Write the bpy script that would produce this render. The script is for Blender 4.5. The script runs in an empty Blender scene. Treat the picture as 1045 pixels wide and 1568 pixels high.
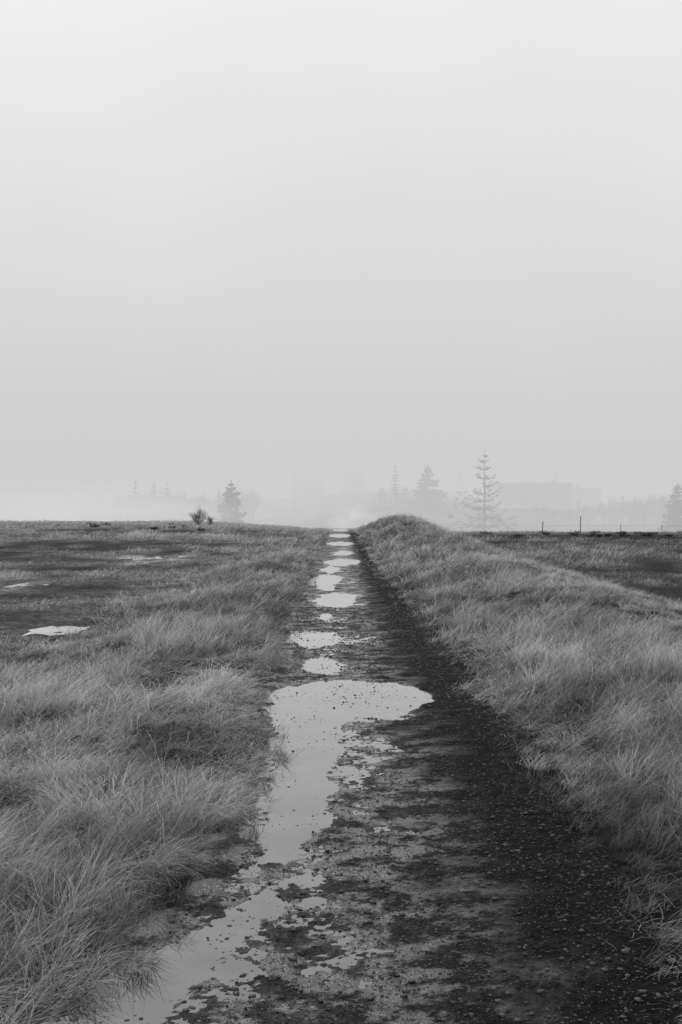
import bpy, math, random
import numpy as np
rng = np.random.default_rng(7)
random.seed(7)
scene = bpy.context.scene
scene.view_settings.view_transform = 'Standard'
scene.view_settings.look = 'None'
scene.view_settings.exposure = 0

# ------------------------------------------------------------------ noise
TAB = np.random.default_rng(3).random((16, 256, 256))
def vn(x, y, s=0):
    x = np.asarray(x, float); y = np.asarray(y, float)
    xi = np.floor(x).astype(int); yi = np.floor(y).astype(int)
    fx = x - xi; fy = y - yi
    fx = fx*fx*(3-2*fx); fy = fy*fy*(3-2*fy)
    T = TAB[s % 16]
    a = T[xi & 255, yi & 255]; b = T[(xi+1) & 255, yi & 255]
    c = T[xi & 255, (yi+1) & 255]; d = T[(xi+1) & 255, (yi+1) & 255]
    return (a*(1-fx)+b*fx)*(1-fy) + (c*(1-fx)+d*fx)*fy
def fbm(x, y, s=0, o=4):
    r = 0; a = .5; t = 0
    for i in range(o):
        c, sn = math.cos(.6*i), math.sin(.6*i)
        r = r + a*vn((x*c-y*sn)*2**i+17.3*i, (x*sn+y*c)*2**i+5.1*i, s+i); t += a; a *= .5
    return r/t*2-1
def sst(a, b, x):
    t = np.clip((x-a)/(b-a), 0, 1); return t*t*(3-2*t)
def interp(tab, y):
    return np.interp(y, [p[0] for p in tab], [p[1] for p in tab])

# ------------------------------------------------------------------ terrain layout (metres)
LEFT = [(-5, -1.5), (3.5, -1.32), (4.5, -1.07), (5.2, -.78), (5.8, -.62), (6.8, -.55), (9, -.54), (10.5, -.57), (11.4, -.8),
        (13.2, -.82), (14.5, -.6), (16, -.6), (18, -.82), (21, -.7), (26, -.78), (40, -.85), (150, -1.1)]
RIGHT = [(-5, 1.25), (4.5, 1.16), (6.8, 1.22), (9, 1.22), (10.8, 1.17), (12.5, 1.08), (15.6, 1.08), (22, 1.1), (33, .85), (46, .85), (150, .95)]
def xl(y): return interp(LEFT, y) + .10*fbm(y*1.3, y*0+3, 1, 4)
def xr(y): return interp(RIGHT, y) + .10*fbm(y*1.1, y*0+9, 2, 4)
RIDGE = [(-5, .08), (8, .12), (15, .17), (38, .40), (60, .8), (82, 1.25), (105, 1.25), (135, .6), (150, .2)]

def H(x, y, inside=True):
    x = np.asarray(x, float); y = np.asarray(y, float)
    u = xl(y) - x; v = x - xr(y)
    big = fbm(x*.35, y*.25, 4, 4); med = fbm(x*1.9, y*1.6, 6, 3)
    zl = -.27 + sst(25, 128, y)*(.55 + .55*sst(2, 14, u)) + .08*big
    shl = .045 + .085*med + .09*big
    zL = .0 + (shl+.0)*sst(.1, .8, u)
    zL = zL*(1-sst(1.0, 4.2, u)) + (zl+.06*med)*sst(1.0, 4.2, u)
    rd = interp(RIDGE, y) + .12*fbm(x*.2, y*.12, 5, 3)
    zrf = -.3 + .18*sst(40, 120, y) + .05*big
    zR = .02 + rd*sst(.1, 3.4, v) + (.10*med+.02)*sst(.15, 1.0, v) + .07*big*sst(.3, 1, v)
    zR = zR*(1-sst(3.4, 7, v)) + (zrf+.05*med)*sst(3.4, 7, v)
    z = np.where(u > 0, zL, np.where(v > 0, zR, 0.))
    if inside:      # the sheet runs below the path bed
        z = z - .15*(1-sst(.0, .16, np.maximum(u, v)))
    edge = np.where(x < 0, 131., 122.) + 3*fbm(x*.08, x*0+2, 7, 3)
    edge = np.where(np.abs(x) < 3, 139, edge)
    k = sst(0, 22, y-edge)
    far = -3.5 + sst(165, 215, y)*(3.2 + 4.2*np.exp(-((x-14)/16.)**2)) + sst(215, 285, y)*(2.2+4.0*np.exp(-((x-8)/34.)**2)*1.0 - 3.6*np.exp(-((x-14)/16.)**2))
    far = far + .5*fbm(x*.05, y*.05, 8, 3)
    return z*(1-k) + far*k
def h1(x, y): return float(H(np.array([x]), np.array([y]))[0])

# ------------------------------------------------------------------ helpers
def mesh_from(name, co, quads, mat, smooth=False, attrs=None, parent=None, link=True, loc=None):
    me = bpy.data.meshes.new(name)
    co = np.asarray(co, np.float32); quads = np.asarray(quads, np.int32)
    k = quads.shape[1]
    me.vertices.add(len(co)); me.vertices.foreach_set('co', co.ravel())
    me.loops.add(quads.size); me.loops.foreach_set('vertex_index', quads.ravel())
    me.polygons.add(len(quads)); me.polygons.foreach_set('loop_start', np.arange(0, quads.size, k, dtype=np.int32))
    if smooth: me.polygons.foreach_set('use_smooth', np.ones(len(quads), bool))
    me.update(calc_edges=True)
    if attrs:
        for an, av in attrs.items():
            a = me.attributes.new(an, 'FLOAT', 'POINT'); a.data.foreach_set('value', np.asarray(av, np.float32).ravel())
    me.materials.append(mat)
    ob = bpy.data.objects.new(name, me)
    scene.collection.objects.link(ob)
    if parent: ob.parent = parent
    if loc: ob.location = loc
    return ob
def grid_quads(nr, nc):
    i = np.arange(nr-1)[:, None]*nc + np.arange(nc-1)[None, :]
    i = i.ravel()
    return np.stack([i, i+1, i+nc+1, i+nc], 1)

class NT:
    def __init__(s, m): s.t = m.node_tree; s.n = s.t.nodes; s.l = s.t.links
    def add(s, typ, **kw):
        n = s.n.new(typ)
        for k, v in kw.items():
            if k.startswith('i_'):
                key = k[2:]; key = int(key) if key.isdigit() else key.replace('_', ' ')
                if isinstance(v, bpy.types.NodeSocket): s.l.new(v, n.inputs[key])
                else: n.inputs[key].default_value = v
            else: setattr(n, k, v)
        return n
    def math(s, op, a, b=0.0, c=None, clamp=False):
        n = s.n.new('ShaderNodeMath'); n.operation = op; n.use_clamp = clamp
        for i, v in enumerate([a, b] + ([c] if c is not None else [])):
            if isinstance(v, bpy.types.NodeSocket): s.l.new(v, n.inputs[i])
            else: n.inputs[i].default_value = v
        return n.outputs[0]
    def noise(s, vec, scale, detail=4, rough=.55):
        n = s.add('ShaderNodeTexNoise', i_Scale=scale, i_Detail=detail, i_Roughness=rough); s.l.new(vec, n.inputs['Vector']); return n.outputs[0]
    def ramp(s, v, lo, hi, a, b):
        n = s.add('ShaderNodeMapRange'); s.l.new(v, n.inputs[0])
        n.inputs[1].default_value = lo; n.inputs[2].default_value = hi; n.inputs[3].default_value = a; n.inputs[4].default_value = b
        n.interpolation_type = 'SMOOTHSTEP'
        return n.outputs[0]
def newmat(name):
    m = bpy.data.materials.new(name); m.use_nodes = True
    nt = NT(m); nt.n.clear(); out = nt.add('ShaderNodeOutputMaterial'); return m, nt, out
def plain(name, col, rough=.8, var=.25, scale=3.):
    m, nt, out = newmat(name)
    geo = nt.add('ShaderNodeNewGeometry')
    n = nt.noise(geo.outputs['Position'], scale)
    v = nt.ramp(n, .3, .7, col*(1-var), col*(1+var))
    p = nt.add('ShaderNodeBsdfPrincipled', i_Roughness=rough); nt.l.new(v, p.inputs['Base Color'])
    nt.l.new(p.outputs[0], out.inputs[0]); return m

# ------------------------------------------------------------------ materials
def mat_ground():
    m, nt, out = newmat('field_soil_and_turf')
    geo = nt.add('ShaderNodeNewGeometry'); P = geo.outputs['Position']
    fine = nt.noise(P, 6., 6, .7)
    mid = nt.noise(P, .9, 5, .6)
    at = nt.add('ShaderNodeAttribute', attribute_name='albedo')
    b = nt.math('MULTIPLY', at.outputs['Fac'], nt.ramp(fine, .3, .7, .4, 1.6))
    c = nt.math('MULTIPLY', b, nt.ramp(mid, .3, .7, .6, 1.4))
    p = nt.add('ShaderNodeBsdfPrincipled', i_Roughness=.9); nt.l.new(c, p.inputs['Base Color'])
    p.inputs['Specular IOR Level'].default_value = .08
    bp = nt.add('ShaderNodeBump', i_Strength=.9, i_Distance=.06); nt.l.new(nt.noise(P, 14., 6, .7), bp.inputs['Height'])
    nt.l.new(bp.outputs[0], p.inputs['Normal']); nt.l.new(p.outputs[0], out.inputs[0]); return m
def mat_path():
    m, nt, out = newmat('wet_gravel_mud')
    geo = nt.add('ShaderNodeNewGeometry'); P = geo.outputs['Position']
    sx = nt.add('ShaderNodeSeparateXYZ', i_0=P)
    wet = nt.ramp(sx.outputs[2], .0, .010, 1., 0.)
    mid = nt.noise(P, 3.5, 6, .7)
    wob = nt.math('ADD', sx.outputs[0], nt.math('MULTIPLY', nt.math('SUBTRACT', nt.noise(P, 1.3, 6, .65), .5), 1.5))
    patch = nt.ramp(nt.noise(P, 3.2, 8, .75), .46, .55, 0., 1.)
    inner = nt.math('MULTIPLY', nt.ramp(wob, .25, .9, 1., 0.), patch)
    vor = nt.add('ShaderNodeTexVoronoi', i_Scale=75.); nt.l.new(P, vor.inputs['Vector'])
    vor2 = nt.add('ShaderNodeTexVoronoi', i_Scale=170.); nt.l.new(P, vor2.inputs['Vector'])
    vb = nt.add('ShaderNodeRGBToBW', i_0=vor.outputs['Color'])
    side = nt.ramp(wob, .2, 1.0, 1., .4)
    col = nt.math('MULTIPLY', nt.ramp(vb.outputs[0], .15, .9, .004, .028), nt.ramp(mid, .35, .7, .5, 1.6))
    col = nt.math('MULTIPLY', col, side)
    r = nt.math('SUBTRACT', .75, nt.math('MULTIPLY', nt.math('MAXIMUM', wet, inner), .5))
    p = nt.add('ShaderNodeBsdfPrincipled'); nt.l.new(col, p.inputs['Base Color']); nt.l.new(r, p.inputs['Roughness'])
    nt.l.new(nt.math('ADD', nt.math('MULTIPLY', side, .12), nt.math('MULTIPLY', inner, .8)), p.inputs['Specular IOR Level'])
    hsum = nt.math('ADD', nt.math('MULTIPLY', vor.outputs['Distance'], -1.), nt.math('MULTIPLY', nt.noise(P, 60., 4, .7), .8))
    hsum = nt.math('ADD', hsum, nt.math('MULTIPLY', vor2.outputs['Distance'], -.4))
    bp = nt.add('ShaderNodeBump', i_Distance=.012); nt.l.new(hsum, bp.inputs['Height'])
    nt.l.new(nt.math('SUBTRACT', .85, nt.math('MULTIPLY', inner, .42)), bp.inputs['Strength'])
    nt.l.new(bp.outputs[0], p.inputs['Normal']); nt.l.new(p.outputs[0], out.inputs[0]); return m
def mat_water():
    m, nt, out = newmat('puddle_water')
    geo = nt.add('ShaderNodeNewGeometry'); P = geo.outputs['Position']
    fr = nt.add('ShaderNodeFresnel', i_IOR=1.33)
    fac = nt.math('ADD', nt.math('MULTIPLY', fr.outputs[0], 1.35), .08, clamp=True)
    fac = nt.math('MINIMUM', fac, .86)
    gl = nt.add('ShaderNodeBsdfGlossy', i_Roughness=.04); gl.inputs['Color'].default_value = (1, 1, 1, 1)
    bp = nt.add('ShaderNodeBump', i_Strength=.05, i_Distance=.01); nt.l.new(nt.noise(P, 5., 3, .5), bp.inputs['Height'])
    nt.l.new(bp.outputs[0], gl.inputs['Normal'])
    df = nt.add('ShaderNodeBsdfDiffuse'); nt.l.new(nt.ramp(nt.noise(P, 2.5, 5), .3, .7, .02, .07), df.inputs[0])
    mx = nt.add('ShaderNodeMixShader', i_0=fac); nt.l.new(df.outputs[0], mx.inputs[1]); nt.l.new(gl.outputs[0], mx.inputs[2])
    nt.l.new(mx.outputs[0], out.inputs[0]); return m
def mat_grass():
    m, nt, out = newmat('dry_grass')
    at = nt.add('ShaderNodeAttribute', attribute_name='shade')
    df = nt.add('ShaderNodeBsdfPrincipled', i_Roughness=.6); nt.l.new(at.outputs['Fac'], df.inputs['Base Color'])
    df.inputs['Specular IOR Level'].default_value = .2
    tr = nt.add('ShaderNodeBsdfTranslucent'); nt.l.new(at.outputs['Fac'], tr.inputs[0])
    mx = nt.add('ShaderNodeMixShader', i_0=.25); nt.l.new(df.outputs[0], mx.inputs[1]); nt.l.new(tr.outputs[0], mx.inputs[2])
    nt.l.new(mx.outputs[0], out.inputs[0]); return m
M_ground = mat_ground(); M_path = mat_path(); M_water = mat_water(); M_grass = mat_grass()
M_tree = plain('conifer_needles', .05, .9, .4, 1.); M_bark = plain('bare_twigs', .05, .9, .3, 4.)
M_stone = plain('wet_stone', .025, .45, .5, 30.)
M_wood = plain('weathered_post', .07, .8, .3, 8.)
M_wall = plain('metal_cladding', .10, .7, .1, .4); M_wall2 = plain('pale_render_wall', .5, .7, .08, .4)
M_roof = plain('roof_sheet', .14, .6, .1, .5); M_white = plain('white_roof', .8, .6, .05, .5)
M_glass = plain('window_glass', .04, .15, .1, 1.); M_metal = plain('galvanised_steel', .12, .5, .1, 2.)

# ------------------------------------------------------------------ ground sheet
ys = [-6.]
while ys[-1] < 2500:
    y = ys[-1]; ys.append(y + max(.045, .0075*max(y, 0)) if y > 3 else y+.25)
ys = np.array(ys)
xs = [0.]
while xs[-1] < 900: xs.append(xs[-1] + (.05 if xs[-1] < 1.6 else max(.06, .028*xs[-1])))
xs = np.array(xs); xs = np.concatenate([-xs[:0:-1], xs])
X, Y = np.meshgrid(xs, ys)
Z = H(X, Y)
FP = [(-8.0, 53.5, 1.3, 3.2), (-4.95, 22.8, .7, .85), (-9.0, 36.5, .8, 1.4)]
FPZ = [h1(c[0], c[1]) for c in FP]
def fp_mod(X, Y, Z):
    for (cx, cy, rx, ry), zc in zip(FP, FPZ):
        q = ((X-cx)/rx)**2 + ((Y-cy)/ry)**2
        w = np.exp(-(q*.3)**2)
        Z = Z*(1-w) + w*(zc - .030 + .09*fbm(X*4.5, Y*2.6, 9, 3) + .015*q)
    return Z
Z = fp_mod(X, Y, Z)
def field_band(x, y):          # wet / dry, grazed / rough patches of the meadow
    return fbm(x*.14, y*.20+4, 12, 5) + .75*fbm(x*.9, y*.35, 3, 4)
bd = field_band(X, Y); u_ = xl(Y)-X; v_ = X-xr(Y)
alb = np.clip(.12*np.exp(2.0*bd), .025, .30)
alb = np.where(X > 0, alb*.45, alb)
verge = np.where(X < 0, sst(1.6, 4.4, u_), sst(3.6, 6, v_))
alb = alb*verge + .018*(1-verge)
ground = mesh_from('ground', np.stack([X, Y, Z], -1).reshape(-1, 3), grid_quads(len(ys), len(xs)), M_ground, True, {'albedo': alb})
for (cx, cy, rx, ry), zc in zip(FP, FPZ):
    n = 40; a = np.linspace(0, 2*math.pi, n, endpoint=False)
    r = 1.25 + .25*np.sin(3*a+cx)
    co = np.stack([cx+rx*r*np.cos(a), cy+ry*r*np.sin(a), np.full(n, zc-.018)], 1)
    me = bpy.data.meshes.new('field_puddle'); me.from_pydata(co.tolist(), [], [list(range(n))]); me.materials.append(M_water)
    ob = bpy.data.objects.new('field_puddle', me); scene.collection.objects.link(ob)

# ------------------------------------------------------------------ path
ELL = [(.1, 12.5, .84, 1.3), (-.25, 11.6, .45, .9), (-.38, 18.2, .42, 1.25), (-.2, 15.0, .27, .95), (-.28, 22.0, .16, 1.2), (-.1, 26.3, .46, 2.2), (-.35, 31, .22, 2),
       (-.42, 34, .42, 3.2), (-.3, 40, .3, 3.), (0.05, 46, .72, 3.4), (.1, 56, .45, 3.5), (-.1, 73, .85, 5.0), (-.15, 98, .95, 8), (.0, 127, .8, 8)]
CAPS = [(-.25, 11.2, .29), (-.26, 9, .25), (-.27, 7.6, .22), (-.32, 6.7, .10)]
CAPS2 = [(-.33, 6.2, .03), (-.45, 5.6, .12), (-.66, 5.1, .18), (-.8, 4.5, .23), (-1.02, 3.5, .33)]
SH = [(.22, 9.3, .40, 2.0, .0052), (.3, 18.0, .55, 1.4, .006), (.0, 4.9, .5, .9, -.004), (-.25, 6.1, .32, .5, .0015), (-.1, 20., .4, 6, .003), (-.45, 8, .22, 4, .003), (.1, 31, .6, 8, .002), (.15, 7.4, .35, .9, .0015), (0, 60, .8, 25, .001)]
def path_h(x, y):
    f = np.full(x.shape, -.4)
    fa = 1+.9*sst(14, 24, y)
    wx = x + fa*.10*fbm(x*3.5, y*2.4/fa, 10, 5); wy = y + .2*fbm(x*2.5, y*1.6, 11, 4)*np.maximum(1, y/8)
    for (cx, cy, rx, ry) in ELL:
        f = np.maximum(f, (1-np.sqrt(((wx-cx)/rx)**2+((wy-cy)/ry)**2))*min(rx, ry))
    for C in (CAPS, CAPS2):
        for (a, b) in zip(C[:-1], C[1:]):
            dx = b[0]-a[0]; dy = b[1]-a[1]
            t = np.clip(((wx-a[0])*dx+(wy-a[1])*dy)/(dx*dx+dy*dy), 0, 1)
            d = np.hypot(wx-a[0]-t*dx, wy-a[1]-t*dy)
            f = np.maximum(f, a[2]+(b[2]-a[2])*t - d)
    base = .004 + .02*sst(0, .35, -f)
    base = np.where(f > 0, .004-.055*sst(-.02, .2, f), base)
    for (cx, cy, rx, ry, lv) in SH:
        w = np.exp(-(((x-cx)/rx)**2+((y-cy)/ry)**2)**1.5)
        base = np.where(f < 0, base*(1-w)+w*np.minimum(base, .005-lv), base)
    base = base + .02*sst(.55, 1.1, x)
    n = .010*fbm(x*2.6, y*1.8, 12, 2) + .009*fbm(x*9, y*8, 13, 3) + .007*fbm(x*38, y*36, 14, 2)
    o = np.maximum(x-xr(y), xl(y)-x)         # the mud laps on to the verge and fades out under the turf
    w = sst(-.02, .14, o)
    lim = np.where(x > 0, .25, .12) + .25*fbm(x*4, y*3, 2, 3)
    base = base*(1-w) + w*(H(x, y, False) + .012 - .05*sst(0, .2, o-lim))
    return base + n - sst(138, 160, y)*4
py = [3.0]
while py[-1] < 150: py.append(py[-1]*1.0026)
py = np.array(py)
NC = 240
tt = np.linspace(0, 1, NC)
L_ = xl(py)-.42; R_ = xr(py)+.6
PX = L_[:, None]*(1-tt)+R_[:, None]*tt; PY = np.repeat(py[:, None], NC, 1)
PZ = path_h(PX, PY)
dirt_path = mesh_from('dirt_path', np.stack([PX, PY, PZ], -1).reshape(-1, 3), grid_quads(len(py), NC), M_path, False)
wy_ = np.concatenate([np.arange(3., 40, .1), np.arange(40, 138, 1.)])
wl = xl(wy_)-.05; wr = xr(wy_)+.03
co = np.stack([np.stack([wl, wy_, wy_*0], 1), np.stack([wr, wy_, wy_*0], 1)], 1).reshape(-1, 3)
mesh_from('puddle_water', co, grid_quads(len(wy_), 2), M_water)

# ------------------------------------------------------------------ stones on the path
import bmesh
bm = bmesh.new(); bmesh.ops.create_icosphere(bm, subdivisions=1, radius=1.)
ICO = np.array([v.co[:] for v in bm.verts]); IF = np.array([[v.index for v in f.verts] for f in bm.faces]); bm.free()
def stones(name, sx, sy, sz, size, mat):
    n = len(sx)
    sc = size[:, None]*(rng.uniform(.6, 1.2, (n, 3))*np.array([1, 1, .6]))
    v = ICO[None]*sc[:, None, :]*rng.uniform(.75, 1.25, (n, len(ICO), 1))
    a = rng.uniform(0, 6.28, n); c, s = np.cos(a)[:, None], np.sin(a)[:, None]
    vx = v[..., 0]*c-v[..., 1]*s; vy = v[..., 0]*s+v[..., 1]*c
    co = np.stack([vx+sx[:, None], vy+sy[:, None], v[..., 2]+sz[:, None]], -1).reshape(-1, 3)
    F = (IF[None]+(np.arange(n)*len(ICO))[:, None, None]).reshape(-1, 3)
    return mesh_from(name, co, F, mat)
n = 26000
sy = 3.3*np.exp(rng.random(n)*math.log(24/3.3)); t = rng.random(n); sx = xl(sy)*(1-t)+(xr(sy)+.2)*t
sz = path_h(sx, sy)
size = .003*np.exp(np.abs(rng.normal(0, .6, n)))*np.maximum(1, sy/10)
size = np.minimum(size, .02)
deep = sz < -.010
keep = ~deep | (rng.random(n) < .18*(sst(.35, .7, vn(sx*3, sy*2, 4))*2+.2))
sz = np.where(deep, -.0015, sz)
stones('gravel', sx[keep], sy[keep], sz[keep]+size[keep]*.1, size[keep], M_stone)

# ------------------------------------------------------------------ grass
def scatter(lo, hi, dens, y0, y1):
    yy = np.linspace(y0, y1, 3000)
    w = np.maximum(hi(yy)-lo(yy), 0)*dens(yy)
    cdf = np.cumsum(w)*(yy[1]-yy[0]); n = int(cdf[-1])
    y = np.interp(rng.random(n)*cdf[-1], cdf, yy)
    l, h = lo(y), hi(y)
    return l+(h-l)*rng.random(n), y
def blades(name, x, y, L, W, phi, th0, th1, shade, zoff=0., root=.3):
    n = len(x); z = H(x, y, False)-.005+zoff
    S = 4; ts = np.linspace(0, 1, S)
    pz = np.zeros(n)
    bend = rng.normal(0, .45, n)
    sa = phi + math.pi/2 + rng.normal(0, .5, n)
    sxv, syv = np.cos(sa), np.sin(sa)
    V = np.empty((n, S*2, 3)); A = np.empty((n, S*2))
    cx, cy = x.copy(), y.copy()
    for k, t in enumerate(ts):
        if k:
            th = np.minimum(th0+th1*(t-.17), 1.85); ph = phi+bend*(t-.3)*1.6
            st = L/(S-1)*np.sin(th); pz = pz+L/(S-1)*np.cos(th)
            cx = cx+np.cos(ph)*st; cy = cy+np.sin(ph)*st
        w = W*.5*[1, .9, .6, .12][k]
        cz = z+pz
        V[:, 2*k] = np.stack([cx-sxv*w, cy-syv*w, cz], 1); V[:, 2*k+1] = np.stack([cx+sxv*w, cy+syv*w, cz], 1)
        A[:, 2*k] = A[:, 2*k+1] = shade*(root+(1.15-root)*t)  # blade tone, darkened at the root to paint in shadow between clumps
    b = (np.arange(n)*S*2)[:, None, None]
    q = np.array([[2*k, 2*k+1, 2*k+3, 2*k+2] for k in range(S-1)])
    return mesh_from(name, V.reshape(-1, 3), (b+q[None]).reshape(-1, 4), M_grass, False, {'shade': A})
def in_fp(x, y, lim=1.8):
    m = np.zeros(len(x), bool)
    for (cx, cy, rx, ry) in FP:      # trampled, open ground in front of and around the water
        m |= ((x-cx)/rx)**2+((y-cy+ry*.4)/(ry*1.4))**2 < lim+rng.normal(0, .5, len(x))
    return m

def long_grass(name, side):
    if side < 0:
        lo = lambda y: np.maximum(xl(y)-4.6, -(.27*y+.8)); hi = lambda y: xl(y)+.12
    else:
        lo = lambda y: xr(y)-.2; hi = lambda y: np.minimum(xr(y)+6.2, .27*y+.8)
    dens = lambda y: 4800*np.minimum(1, (6.5/np.maximum(y, 1))**1.6)
    x, y = scatter(lo, hi, dens, 2.8, 128)
    cell = .16*np.maximum(1, (y/9)**.6)
    cell = np.exp(np.round(np.log(cell)*4)/4)
    wxx = x+cell*1.2*(vn(x/cell*.6, y/cell*.6, 7)-.5); wyy = y+cell*1.2*(vn(x/cell*.6, y/cell*.6, 8)-.5)
    gx, gy = np.floor(wxx/cell), np.floor(wyy/cell)
    cx = (gx+.5)*cell; cy = (gy+.5)*cell
    tuft = TAB[4][gx.astype(int) & 255, gy.astype(int) & 255]; tuft2 = TAB[5][gx.astype(int) & 255, gy.astype(int) & 255]
    pull = rng.random(len(x))*.65
    x = x+(cx-x)*pull; y = y+(cy-y)*pull
    u = xl(y)-x if side < 0 else x-xr(y)
    clump = fbm(x*1.6, y*1.2, 3, 3); fine = fbm(x*6, y*5, 5, 2); broad = fbm(x*.4, y*.3, 8, 3)
    soft = .10 if side < 0 else .40
    kp = rng.random(len(x)) < (.06+.94*sst(-.16, soft, u+.25*fine+.12*clump))*(1-.6*sst(3.2, 4.6, u) if side < 0 else 1)
    kp &= ~in_fp(x, y)
    x, y, u, clump, fine, broad, tuft, tuft2 = [q[kp] for q in (x, y, u, clump, fine, broad, tuft, tuft2)]
    n = len(x)
    if side < 0:
        edge = sst(-.1, .45, u)
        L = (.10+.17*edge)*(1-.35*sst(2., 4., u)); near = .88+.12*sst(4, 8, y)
    else:
        edge = sst(0, 1.0, u)
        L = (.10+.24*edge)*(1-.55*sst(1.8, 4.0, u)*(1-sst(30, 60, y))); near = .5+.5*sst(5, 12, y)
    L = L*(1+.6*clump+.4*(tuft-.5)+.25*fine)*rng.uniform(.5, 1.35, n)*(1+.2*sst(8, 40, y))
    W = .0025*np.maximum(1, y/6.5)**.85*rng.uniform(.6, 1.3, n)
    phi = (.35 if side > 0 else .3) + 1.5*fbm(x*.8, y*.5, 9, 2) + 1.7*fbm(x*2.6, y*2.1, 11, 2) + 1.6*(tuft2-.5) + rng.normal(0, .5 if side > 0 else .7, n)
    phi = phi + np.where(rng.random(n) < .13, rng.uniform(0, 6.28, n), 0)
    th0 = (.45 if side > 0 else .5)+.6*rng.random(n) + .6*(tuft-.5) + .6*fbm(x*1.1, y*.8, 7, 2)
    th0 = np.clip(th0, 0, 1.35)
    th1 = rng.uniform(.3, 1.7, n)
    sh = (.40 if side < 0 else .38)*np.exp(1.25*clump+.8*broad+.8*fine+1.0*(tuft-.5)+rng.normal(0, .42, n))
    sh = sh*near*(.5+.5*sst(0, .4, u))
    stalk = rng.random(n) < .07
    L = np.where(stalk, L*1.4, L); sh = np.where(stalk, sh*1.6+.08, sh); W = np.where(stalk, W*.75, W)
    sh = np.clip(sh, .03, .85)
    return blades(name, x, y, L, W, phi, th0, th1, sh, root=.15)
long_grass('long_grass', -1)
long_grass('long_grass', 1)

def field_grass(name, side):
    if side < 0: hi = lambda y: xl(y)-3.2; lo = lambda y: -(.27*y+1.)
    else: lo = lambda y: xr(y)+5.0; hi = lambda y: .27*y+1.
    dens = lambda y: 1100*np.minimum(1, (10/np.maximum(y, 1))**1.7)
    x, y = scatter(lo, hi, dens, 5, 129)
    b = field_band(x, y)
    keep = rng.random(len(x)) < sst(-.4, .2, b)*.9+.1
    keep &= ~in_fp(x, y)
    x, y, b = x[keep], y[keep], b[keep]; n = len(x)
    L = (.05+.14*sst(-.2, .6, b))*rng.uniform(.5, 1.7, n)*(1+.6*sst(20, 80, y))
    W = .006*np.maximum(1, y/8)**.85*rng.uniform(.6, 1.3, n)
    phi = .2+1.5*fbm(x*.7, y*.5, 9, 2)+rng.normal(0, .8, n)
    sh = np.clip((.29 if side < 0 else .12)*np.exp(1.9*b+rng.normal(0, .5, n)), .02, .6)
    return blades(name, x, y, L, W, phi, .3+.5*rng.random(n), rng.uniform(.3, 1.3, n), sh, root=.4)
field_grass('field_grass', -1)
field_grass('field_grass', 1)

# ------------------------------------------------------------------ trees
class MB:
    def __init__(s): s.v = []; s.f = []
    def limb(s, p, q, r0, r1, k=4):
        p = np.array(p, float); q = np.array(q, float); d = q-p; d /= np.linalg.norm(d)+1e-9
        a = np.cross(d, [0, 0, 1] if abs(d[2]) < .9 else [1, 0, 0]); a /= np.linalg.norm(a); b = np.cross(d, a)
        o = len(s.v)
        for (c, r) in ((p, r0), (q, r1)):
            for i in range(k):
                t = 2*math.pi*i/k; s.v.append(tuple(c+r*(a*math.cos(t)+b*math.sin(t))))
        for i in range(k): s.f.append((o+i, o+(i+1) % k, o+k+(i+1) % k, o+k+i))
    def leaf(s, p, d, l, w):
        o = len(s.v); d = np.array(d); d = d/(np.linalg.norm(d)+1e-9)
        sd = np.cross(d, (random.gauss(0, 1), random.gauss(0, 1), random.gauss(0, 1))); sd = sd/(np.linalg.norm(sd)+1e-9)*w/2
        p = np.array(p)
        s.v += [tuple(p-sd*.5), tuple(p+d*l*.5-sd), tuple(p+d*l), tuple(p+d*l*.5+sd)]
        s.f.append((o, o+1, o+2, o+3))
    def obj(s, name, loc, mat):
        me = bpy.data.meshes.new(name); me.from_pydata(s.v, [], s.f); me.materials.append(mat)
        ob = bpy.data.objects.new(name, me); ob.location = loc; scene.collection.objects.link(ob); return ob
def conifer_into(mb, bx, by, bz, h, r, step, nb, dens, up=.2, lw=.16, power=.85, br=.03, skip=.12):
    mb.limb((bx, by, bz-.5), (bx, by, bz+h*.6), h*.014+.04, h*.008+.02, 6)
    mb.limb((bx, by, bz+h*.6), (bx, by, bz+h), h*.008+.02, .015, 5)
    z = h*.1
    while z < h*.97:
        t = z/h; a0 = random.random()*6.28
        for i in range(nb):
            if random.random() < skip: continue
            a = a0+6.28*i/nb+random.uniform(-.3, .3)
            l = r*(1-t)**power*random.uniform(.5, 1.18)+.1
            p = np.array([bx, by, bz+z+random.uniform(-.1, .1)])
            prev = p; ns = 4
            for k in range(1, ns+1):
                u = k/ns
                q = p+np.array([math.cos(a)*l*u, math.sin(a)*l*u, l*(-.18*u+up*u*u*1.6)])
                mb.limb(prev, q, br*(1-u)+.012, br*(1-u)*.8+.008, 3)
                for j in range(dens):
                    c = prev+(q-prev)*random.random()
                    sgn = random.choice([-1, 1])
                    dd = np.array([math.cos(a+sgn*random.uniform(.3, 1.2)), math.sin(a+sgn*random.uniform(.3, 1.2)), random.uniform(-.6, .35)])
                    mb.leaf(c, dd, l*.22*random.uniform(.5, 1.3)+.1, lw*random.uniform(.6, 1.3))
                prev = q
        z += step*random.uniform(.7, 1.3)
    mb.leaf((bx, by, bz+h-.3), (0, 0, 1), .6, lw)
def conifer(x, y, top, r, step=.45, nb=7, dens=7, up=.2, lw=.16, power=.85, br=.03, skip=.12):
    z = h1(x, y); mb = MB(); conifer_into(mb, 0, 0, 0, top-z, r, step, nb, dens, up, lw, power, br, skip); mb.obj('spruce_tree', (x, y, z), M_tree)
conifer(18.5, 165, 9.6, 6.2, .95, 7, 6, .36, .13, 1.05, .08, .28)     # open, sparse spruce on the right
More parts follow.
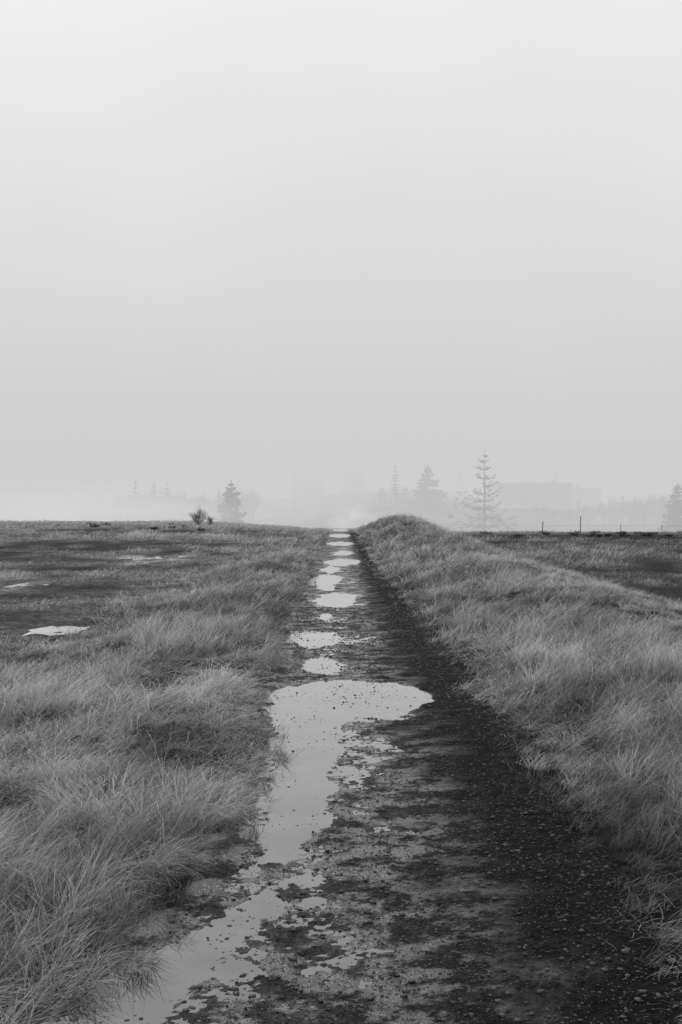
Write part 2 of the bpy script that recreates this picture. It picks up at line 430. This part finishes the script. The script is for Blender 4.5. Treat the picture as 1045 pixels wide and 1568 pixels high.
conifer(13.6, 200, 9.0, 3.4, .35, 9, 10, .1, .35, .8, .03, .3)
conifer(8.7, 205, 9.2, 1.1, .5, 6, 5, .1, .2)
conifer(-14.0, 163, 5.7, 3.0, .33, 9, 9, .25, .33, .8, .03, .35)
conifer(44.2, 168, 5.4, 2.8, .3, 9, 9, .1, .3, .7, .03, .3)
conifer(6.9, 215, 5.8, 1.7, .4, 8, 7, .1, .3)
conifer(10.8, 215, 5.9, 1.5, .4, 8, 7, .1, .3)

def bare_into(mb, p, d, l, r, lev):
    q = p+d*l; mb.limb(p, q, r, r*.65, 3)
    if lev == 0: return
    for i in range(random.choice([3, 3, 4])):
        nd = d+np.array([random.uniform(-.7, .7), random.uniform(-.7, .7), random.uniform(-.15, .5)]); nd /= np.linalg.norm(nd)
        bare_into(mb, p+d*l*random.uniform(.45, 1), nd, l*random.uniform(.55, .8), r*.6, lev-1)
def tree_line(name, xa, xb, y, n, top_fn, lev=3, con=.2):
    mb = MB()
    for i in range(n):
        x = random.uniform(xa, xb); yy = y+random.uniform(-8, 8); z = h1(x, yy); h = max(1.5, top_fn(x)-z)*random.uniform(.8, 1.03)
        if random.random() < con: conifer_into(mb, x, yy, z, h, h*.26, .6, 6, 4, .1, .35)
        else:
            for s in range(2):
                d = np.array([random.uniform(-.15, .15), random.uniform(-.15, .15), 1.])
                bare_into(mb, np.array([x+random.uniform(-.5, .5), yy, z-.3]), d, h*.42, .12, lev)
    mb.obj(name, (0, 0, 0), M_bark)
tree_line('distant_tree_line', -44, -15, 212, 120, lambda x: 5.9+.9*math.sin(x*.35), 3, .10)
tree_line('distant_tree_line', 30, 62, 205, 160, lambda x: (5.2 if x > 44 else 3.4)+.5*math.sin(x*.5), 3, .06)
mb = MB()
for (px_, top) in [(1.5, 10.4), (3, 10.8), (4.2, 9.6), (-9, 8.5), (-6.5, 8.8), (-5, 8.2), (27, 9.6)]:
    z = h1(px_, 290); conifer_into(mb, px_, 290, z, top-z+1, 2.2, .5, 7, 6, .1, .35)
mb.obj('distant_tree_line', (0, 0, 0), M_bark)

def shrub(x, y, h, w, n, lev=2, r=.022):
    z = h1(x, y); mb = MB()
    for i in range(n):
        a = random.random()*6.28; s = random.random()**.7*w/h*.9
        d = np.array([math.cos(a)*s, math.sin(a)*s, 1.]); d /= np.linalg.norm(d)
        bare_into(mb, np.array([random.uniform(-.15, .15), random.uniform(-.15, .15), -.05]), d, h*.5*random.uniform(.6, 1.1), r, lev)
    mb.obj('bare_shrub', (x, y, z), M_bark)
shrub(-12.0, 108, 1.6, 1.7, 18, 3, .020)
shrub(-11.1, 108.5, 1.0, .9, 11, 3, .019)
mb = MB()
for i in range(44):
    x = random.choice([random.uniform(-20, -8), random.uniform(12, 33), random.uniform(12, 33)]); y = random.uniform(88, 105) if x < 0 else random.uniform(100, 116)
    z = h1(x, y); s = random.uniform(.10, .34)
    for j in range(50):
        a = random.random()*6.28; r = random.random()*s
        mb.leaf((x+r*math.cos(a), y+r*math.sin(a), z), (math.cos(a)*.5, math.sin(a)*.5, random.uniform(.5, 1.2)), s*random.uniform(.6, 1.3), .08)
mb.obj('heather_tussocks', (0, 0, 0), M_bark)

# ------------------------------------------------------------------ built things
def box(name, parent, a, b, mat, bev=0.):
    bm = bmesh.new(); bmesh.ops.create_cube(bm, size=1.)
    for v in bm.verts:
        v.co.x = a[0] if v.co.x < 0 else b[0]; v.co.y = a[1] if v.co.y < 0 else b[1]; v.co.z = a[2] if v.co.z < 0 else b[2]
    if bev: bmesh.ops.bevel(bm, geom=bm.edges[:], offset=bev, segments=1, affect='EDGES')
    me = bpy.data.meshes.new(name); bm.to_mesh(me); bm.free(); me.materials.append(mat)
    ob = bpy.data.objects.new(name, me); scene.collection.objects.link(ob); ob.parent = parent; return ob
def empty(name, loc):
    e = bpy.data.objects.new(name, None); e.location = loc; scene.collection.objects.link(e); return e
wz = .8
w = empty('warehouse', (28.5, 230, wz))
box('walls', w, (0, 0, -2), (13, 18, 6.0), M_wall); box('roof', w, (-.3, -.3, 6.003), (13.3, 18.3, 6.3), M_roof, .05)
box('annex_walls', w, (13.303, 2, -2), (18.6, 16, 5.2), M_wall2); box('annex_roof', w, (13.31, 1.7, 5.203), (18.9, 16.3, 5.5), M_white)
for i in range(5): box('window_%d' % i, w, (.8+i*2.4, -.06, 3.2), (2.2+i*2.4, -.003, 4.4), M_glass)
for i in range(2): box('loading_door_%d' % i, w, (2+i*5, -.05, -1.5), (5+i*5, -.003, 2.2), M_metal)
for i in range(13): box('cladding_rib_%d' % i, w, (.4+i, -.05, 4.6), (.5+i, -.003, 5.9), M_metal)
for i in range(2): box('roof_vent_%d' % i, w, (10.4+i*4.5, 6, 6.25 if i == 0 else 5.45), (11.2+i*4.5, 7, 6.9 if i == 0 else 6.0), M_metal, .05)
s = empty('flat_roofed_shed', (25.8, 205, -.2))
box('walls', s, (0, 0, -2), (6, 6, 2.6), M_wall); box('roof', s, (-.3, -.5, 2.603), (6.3, 6.3, 3.0), M_white, .03)
box('door', s, (2, -.05, -.5), (3, -.003, 1.7), M_metal); box('window', s, (4, -.05, .8), (5.2, -.003, 1.8), M_glass)

def lamp(x, y, top, arm):
    z = h1(x, y); h = top-z; mb = MB()
    mb.limb((0, 0, -.3), (0, 0, h-.4), .085, .05, 8); mb.limb((0, 0, h-.4), (arm*.5, 0, h), .05, .04, 6); mb.limb((arm*.5, 0, h), (arm*1.3, 0, h+.05), .04, .035, 6)
    mb.limb((arm*1.25, 0, h+.02), (arm*2.0, 0, h), .1, .07, 6); mb.limb((0, 0, 0), (0, 0, .9), .14, .13, 8)
    mb.obj('street_lamp', (x, y, z), M_metal)
lamp(-8.4, 230, 10.2, -.8); lamp(60, 232, 9.5, -.8); lamp(40, 238, 9.4, .5); lamp(-4.5, 255, 8.4, .5)

f = MB()
fx = [17.9, 21.4, 25.2, 29, 32.5, 36]
fz = []
for i, x in enumerate(fx):
    y = 114+.15*(x-17.9); z = h1(x, y); hh = [1.1, 1.5, .8, .75, .8, .8][i]
    f.limb((x, y, z-.3), (x+random.uniform(-.1, .1), y, z+hh), .05 if i < 2 else .035, .045 if i < 2 else .03, 7); fz.append((x, y, z))
for a, b in zip(fz[:-1], fz[1:]):
    for hgt in (.35, .65, .75):
        pa = np.array(a)+[0, -.08, hgt]; pb = np.array(b)+[0, -.08, hgt]; mid = (pa+pb)/2-[0, 0, .04]
        f.limb(pa, mid, .004, .004, 3); f.limb(mid, pb, .004, .004, 3)
f.obj('wire_fence', (0, 0, 0), M_wood)

# ------------------------------------------------------------------ fog volumes, emission standing in for scattered daylight
def fog_mat(name, sigma, L):
    m, nt, out = newmat(name)
    ab = nt.add('ShaderNodeVolumeAbsorption', i_Density=sigma); ab.inputs['Color'].default_value = (0, 0, 0, 1)
    em = nt.add('ShaderNodeEmission', i_Strength=sigma*L); em.inputs[0].default_value = (1, 1, 1, 1)
    ad = nt.add('ShaderNodeAddShader'); nt.l.new(ab.outputs[0], ad.inputs[0]); nt.l.new(em.outputs[0], ad.inputs[1])
    nt.l.new(ad.outputs[0], out.inputs['Volume']); return m
box('fog_bank', None, (-800, 104, -12), (800, 2300, 11.), fog_mat('valley_fog', .0138, .615))
box('fog_bank', None, (-810, 112, -11), (810, 2310, 22.), fog_mat('upper_fog', .0045, .63))
def steam(loc, size, dens, L, nscale, lo=.4):
    m, nt, out = newmat('steam')
    tc = nt.add('ShaderNodeTexCoord'); O = tc.outputs['Object']
    ln = nt.add('ShaderNodeVectorMath', operation='LENGTH'); nt.l.new(O, ln.inputs[0])
    fall = nt.ramp(ln.outputs['Value'], 0., 1., 1., 0.)
    nn = nt.ramp(nt.noise(O, nscale, 3, .6), lo, .75, 0., 1.6)
    d = nt.math('MULTIPLY', nt.math('MULTIPLY', fall, nn), dens)
    ab = nt.add('ShaderNodeVolumeAbsorption'); ab.inputs['Color'].default_value = (0, 0, 0, 1); nt.l.new(d, ab.inputs['Density'])
    em = nt.add('ShaderNodeEmission'); em.inputs[0].default_value = (1, 1, 1, 1); nt.l.new(nt.math('MULTIPLY', d, L), em.inputs['Strength'])  # glow in place of daylight scattered by the steam
    ad = nt.add('ShaderNodeAddShader'); nt.l.new(ab.outputs[0], ad.inputs[0]); nt.l.new(em.outputs[0], ad.inputs[1])
    nt.l.new(ad.outputs[0], out.inputs['Volume'])
    try: m.cycles.volume_step_rate = 1.6
    except Exception: pass
    bm = bmesh.new(); bmesh.ops.create_icosphere(bm, subdivisions=3, radius=1.)
    me = bpy.data.meshes.new('steam_cloud'); bm.to_mesh(me); bm.free(); me.materials.append(m)
    ob = bpy.data.objects.new('steam_cloud', me); ob.location = loc; ob.scale = size; scene.collection.objects.link(ob)
steam((1.0, 146, 1.0), (4.2, 5, 2.6), .5, .70, 2.2)
steam((-37, 155, 1.5), (30, 10, 5.0), .30, .74, 1.8, .3)

# ------------------------------------------------------------------ world, sun, camera
wd = bpy.data.worlds.new('World'); scene.world = wd; wd.use_nodes = True
nt = NT(wd); nt.n.clear(); out = nt.add('ShaderNodeOutputWorld')
sky = nt.add('ShaderNodeTexSky'); sky.sky_type = 'NISHITA'; sky.sun_disc = False
sky.sun_elevation = math.radians(50); sky.sun_rotation = math.radians(-30)
bw = nt.add('ShaderNodeRGBToBW', i_0=sky.outputs[0])
tc = nt.add('ShaderNodeTexCoord'); sp = nt.add('ShaderNodeSeparateXYZ', i_0=tc.outputs['Generated'])
cr = nt.add('ShaderNodeValToRGB'); nt.l.new(sp.outputs[2], cr.inputs[0]); el = cr.color_ramp.elements
cr.color_ramp.interpolation = 'B_SPLINE'
pts = [(0, .60), (.05, .63), (.10, .67), (.19, .735), (.28, .80), (.37, .86), (.6, .95), (1, .98)]
el[0].position = 0; el[1].position = 1
for i, (p, v) in enumerate(pts):
    e = el[0] if i == 0 else (el[-1] if i == len(pts)-1 else el.new(p))
    e.color = (v, v, v, 1)
crv = nt.add('ShaderNodeRGBToBW', i_0=cr.outputs[0])
cl = nt.noise(tc.outputs['Generated'], 2.2, 3, .5)
deck = nt.math('MULTIPLY', crv.outputs[0], nt.ramp(cl, .3, .7, .965, 1.03))
mixv = nt.math('ADD', nt.math('MULTIPLY', deck, 9.6), nt.math('MULTIPLY', bw.outputs[0], .04))
bg = nt.add('ShaderNodeBackground', i_Strength=.1); nt.l.new(mixv, bg.inputs[0]); nt.l.new(bg.outputs[0], out.inputs[0])

sd = bpy.data.lights.new('sun', 'SUN'); sd.energy = .8; sd.angle = math.radians(20); sd.color = (1, 1, 1)
so = bpy.data.objects.new('sun', sd); scene.collection.objects.link(so)
so.rotation_euler = (math.radians(-40), 0, math.radians(30))
cd = bpy.data.cameras.new('camera'); cd.lens = 45; cd.sensor_width = 36; cd.clip_end = 6000; cd.clip_start = .05
cam = bpy.data.objects.new('camera', cd); cam.location = (0, 0, 1.8); cam.rotation_euler = (math.radians(90), 0, 0)
scene.collection.objects.link(cam); scene.camera = cam
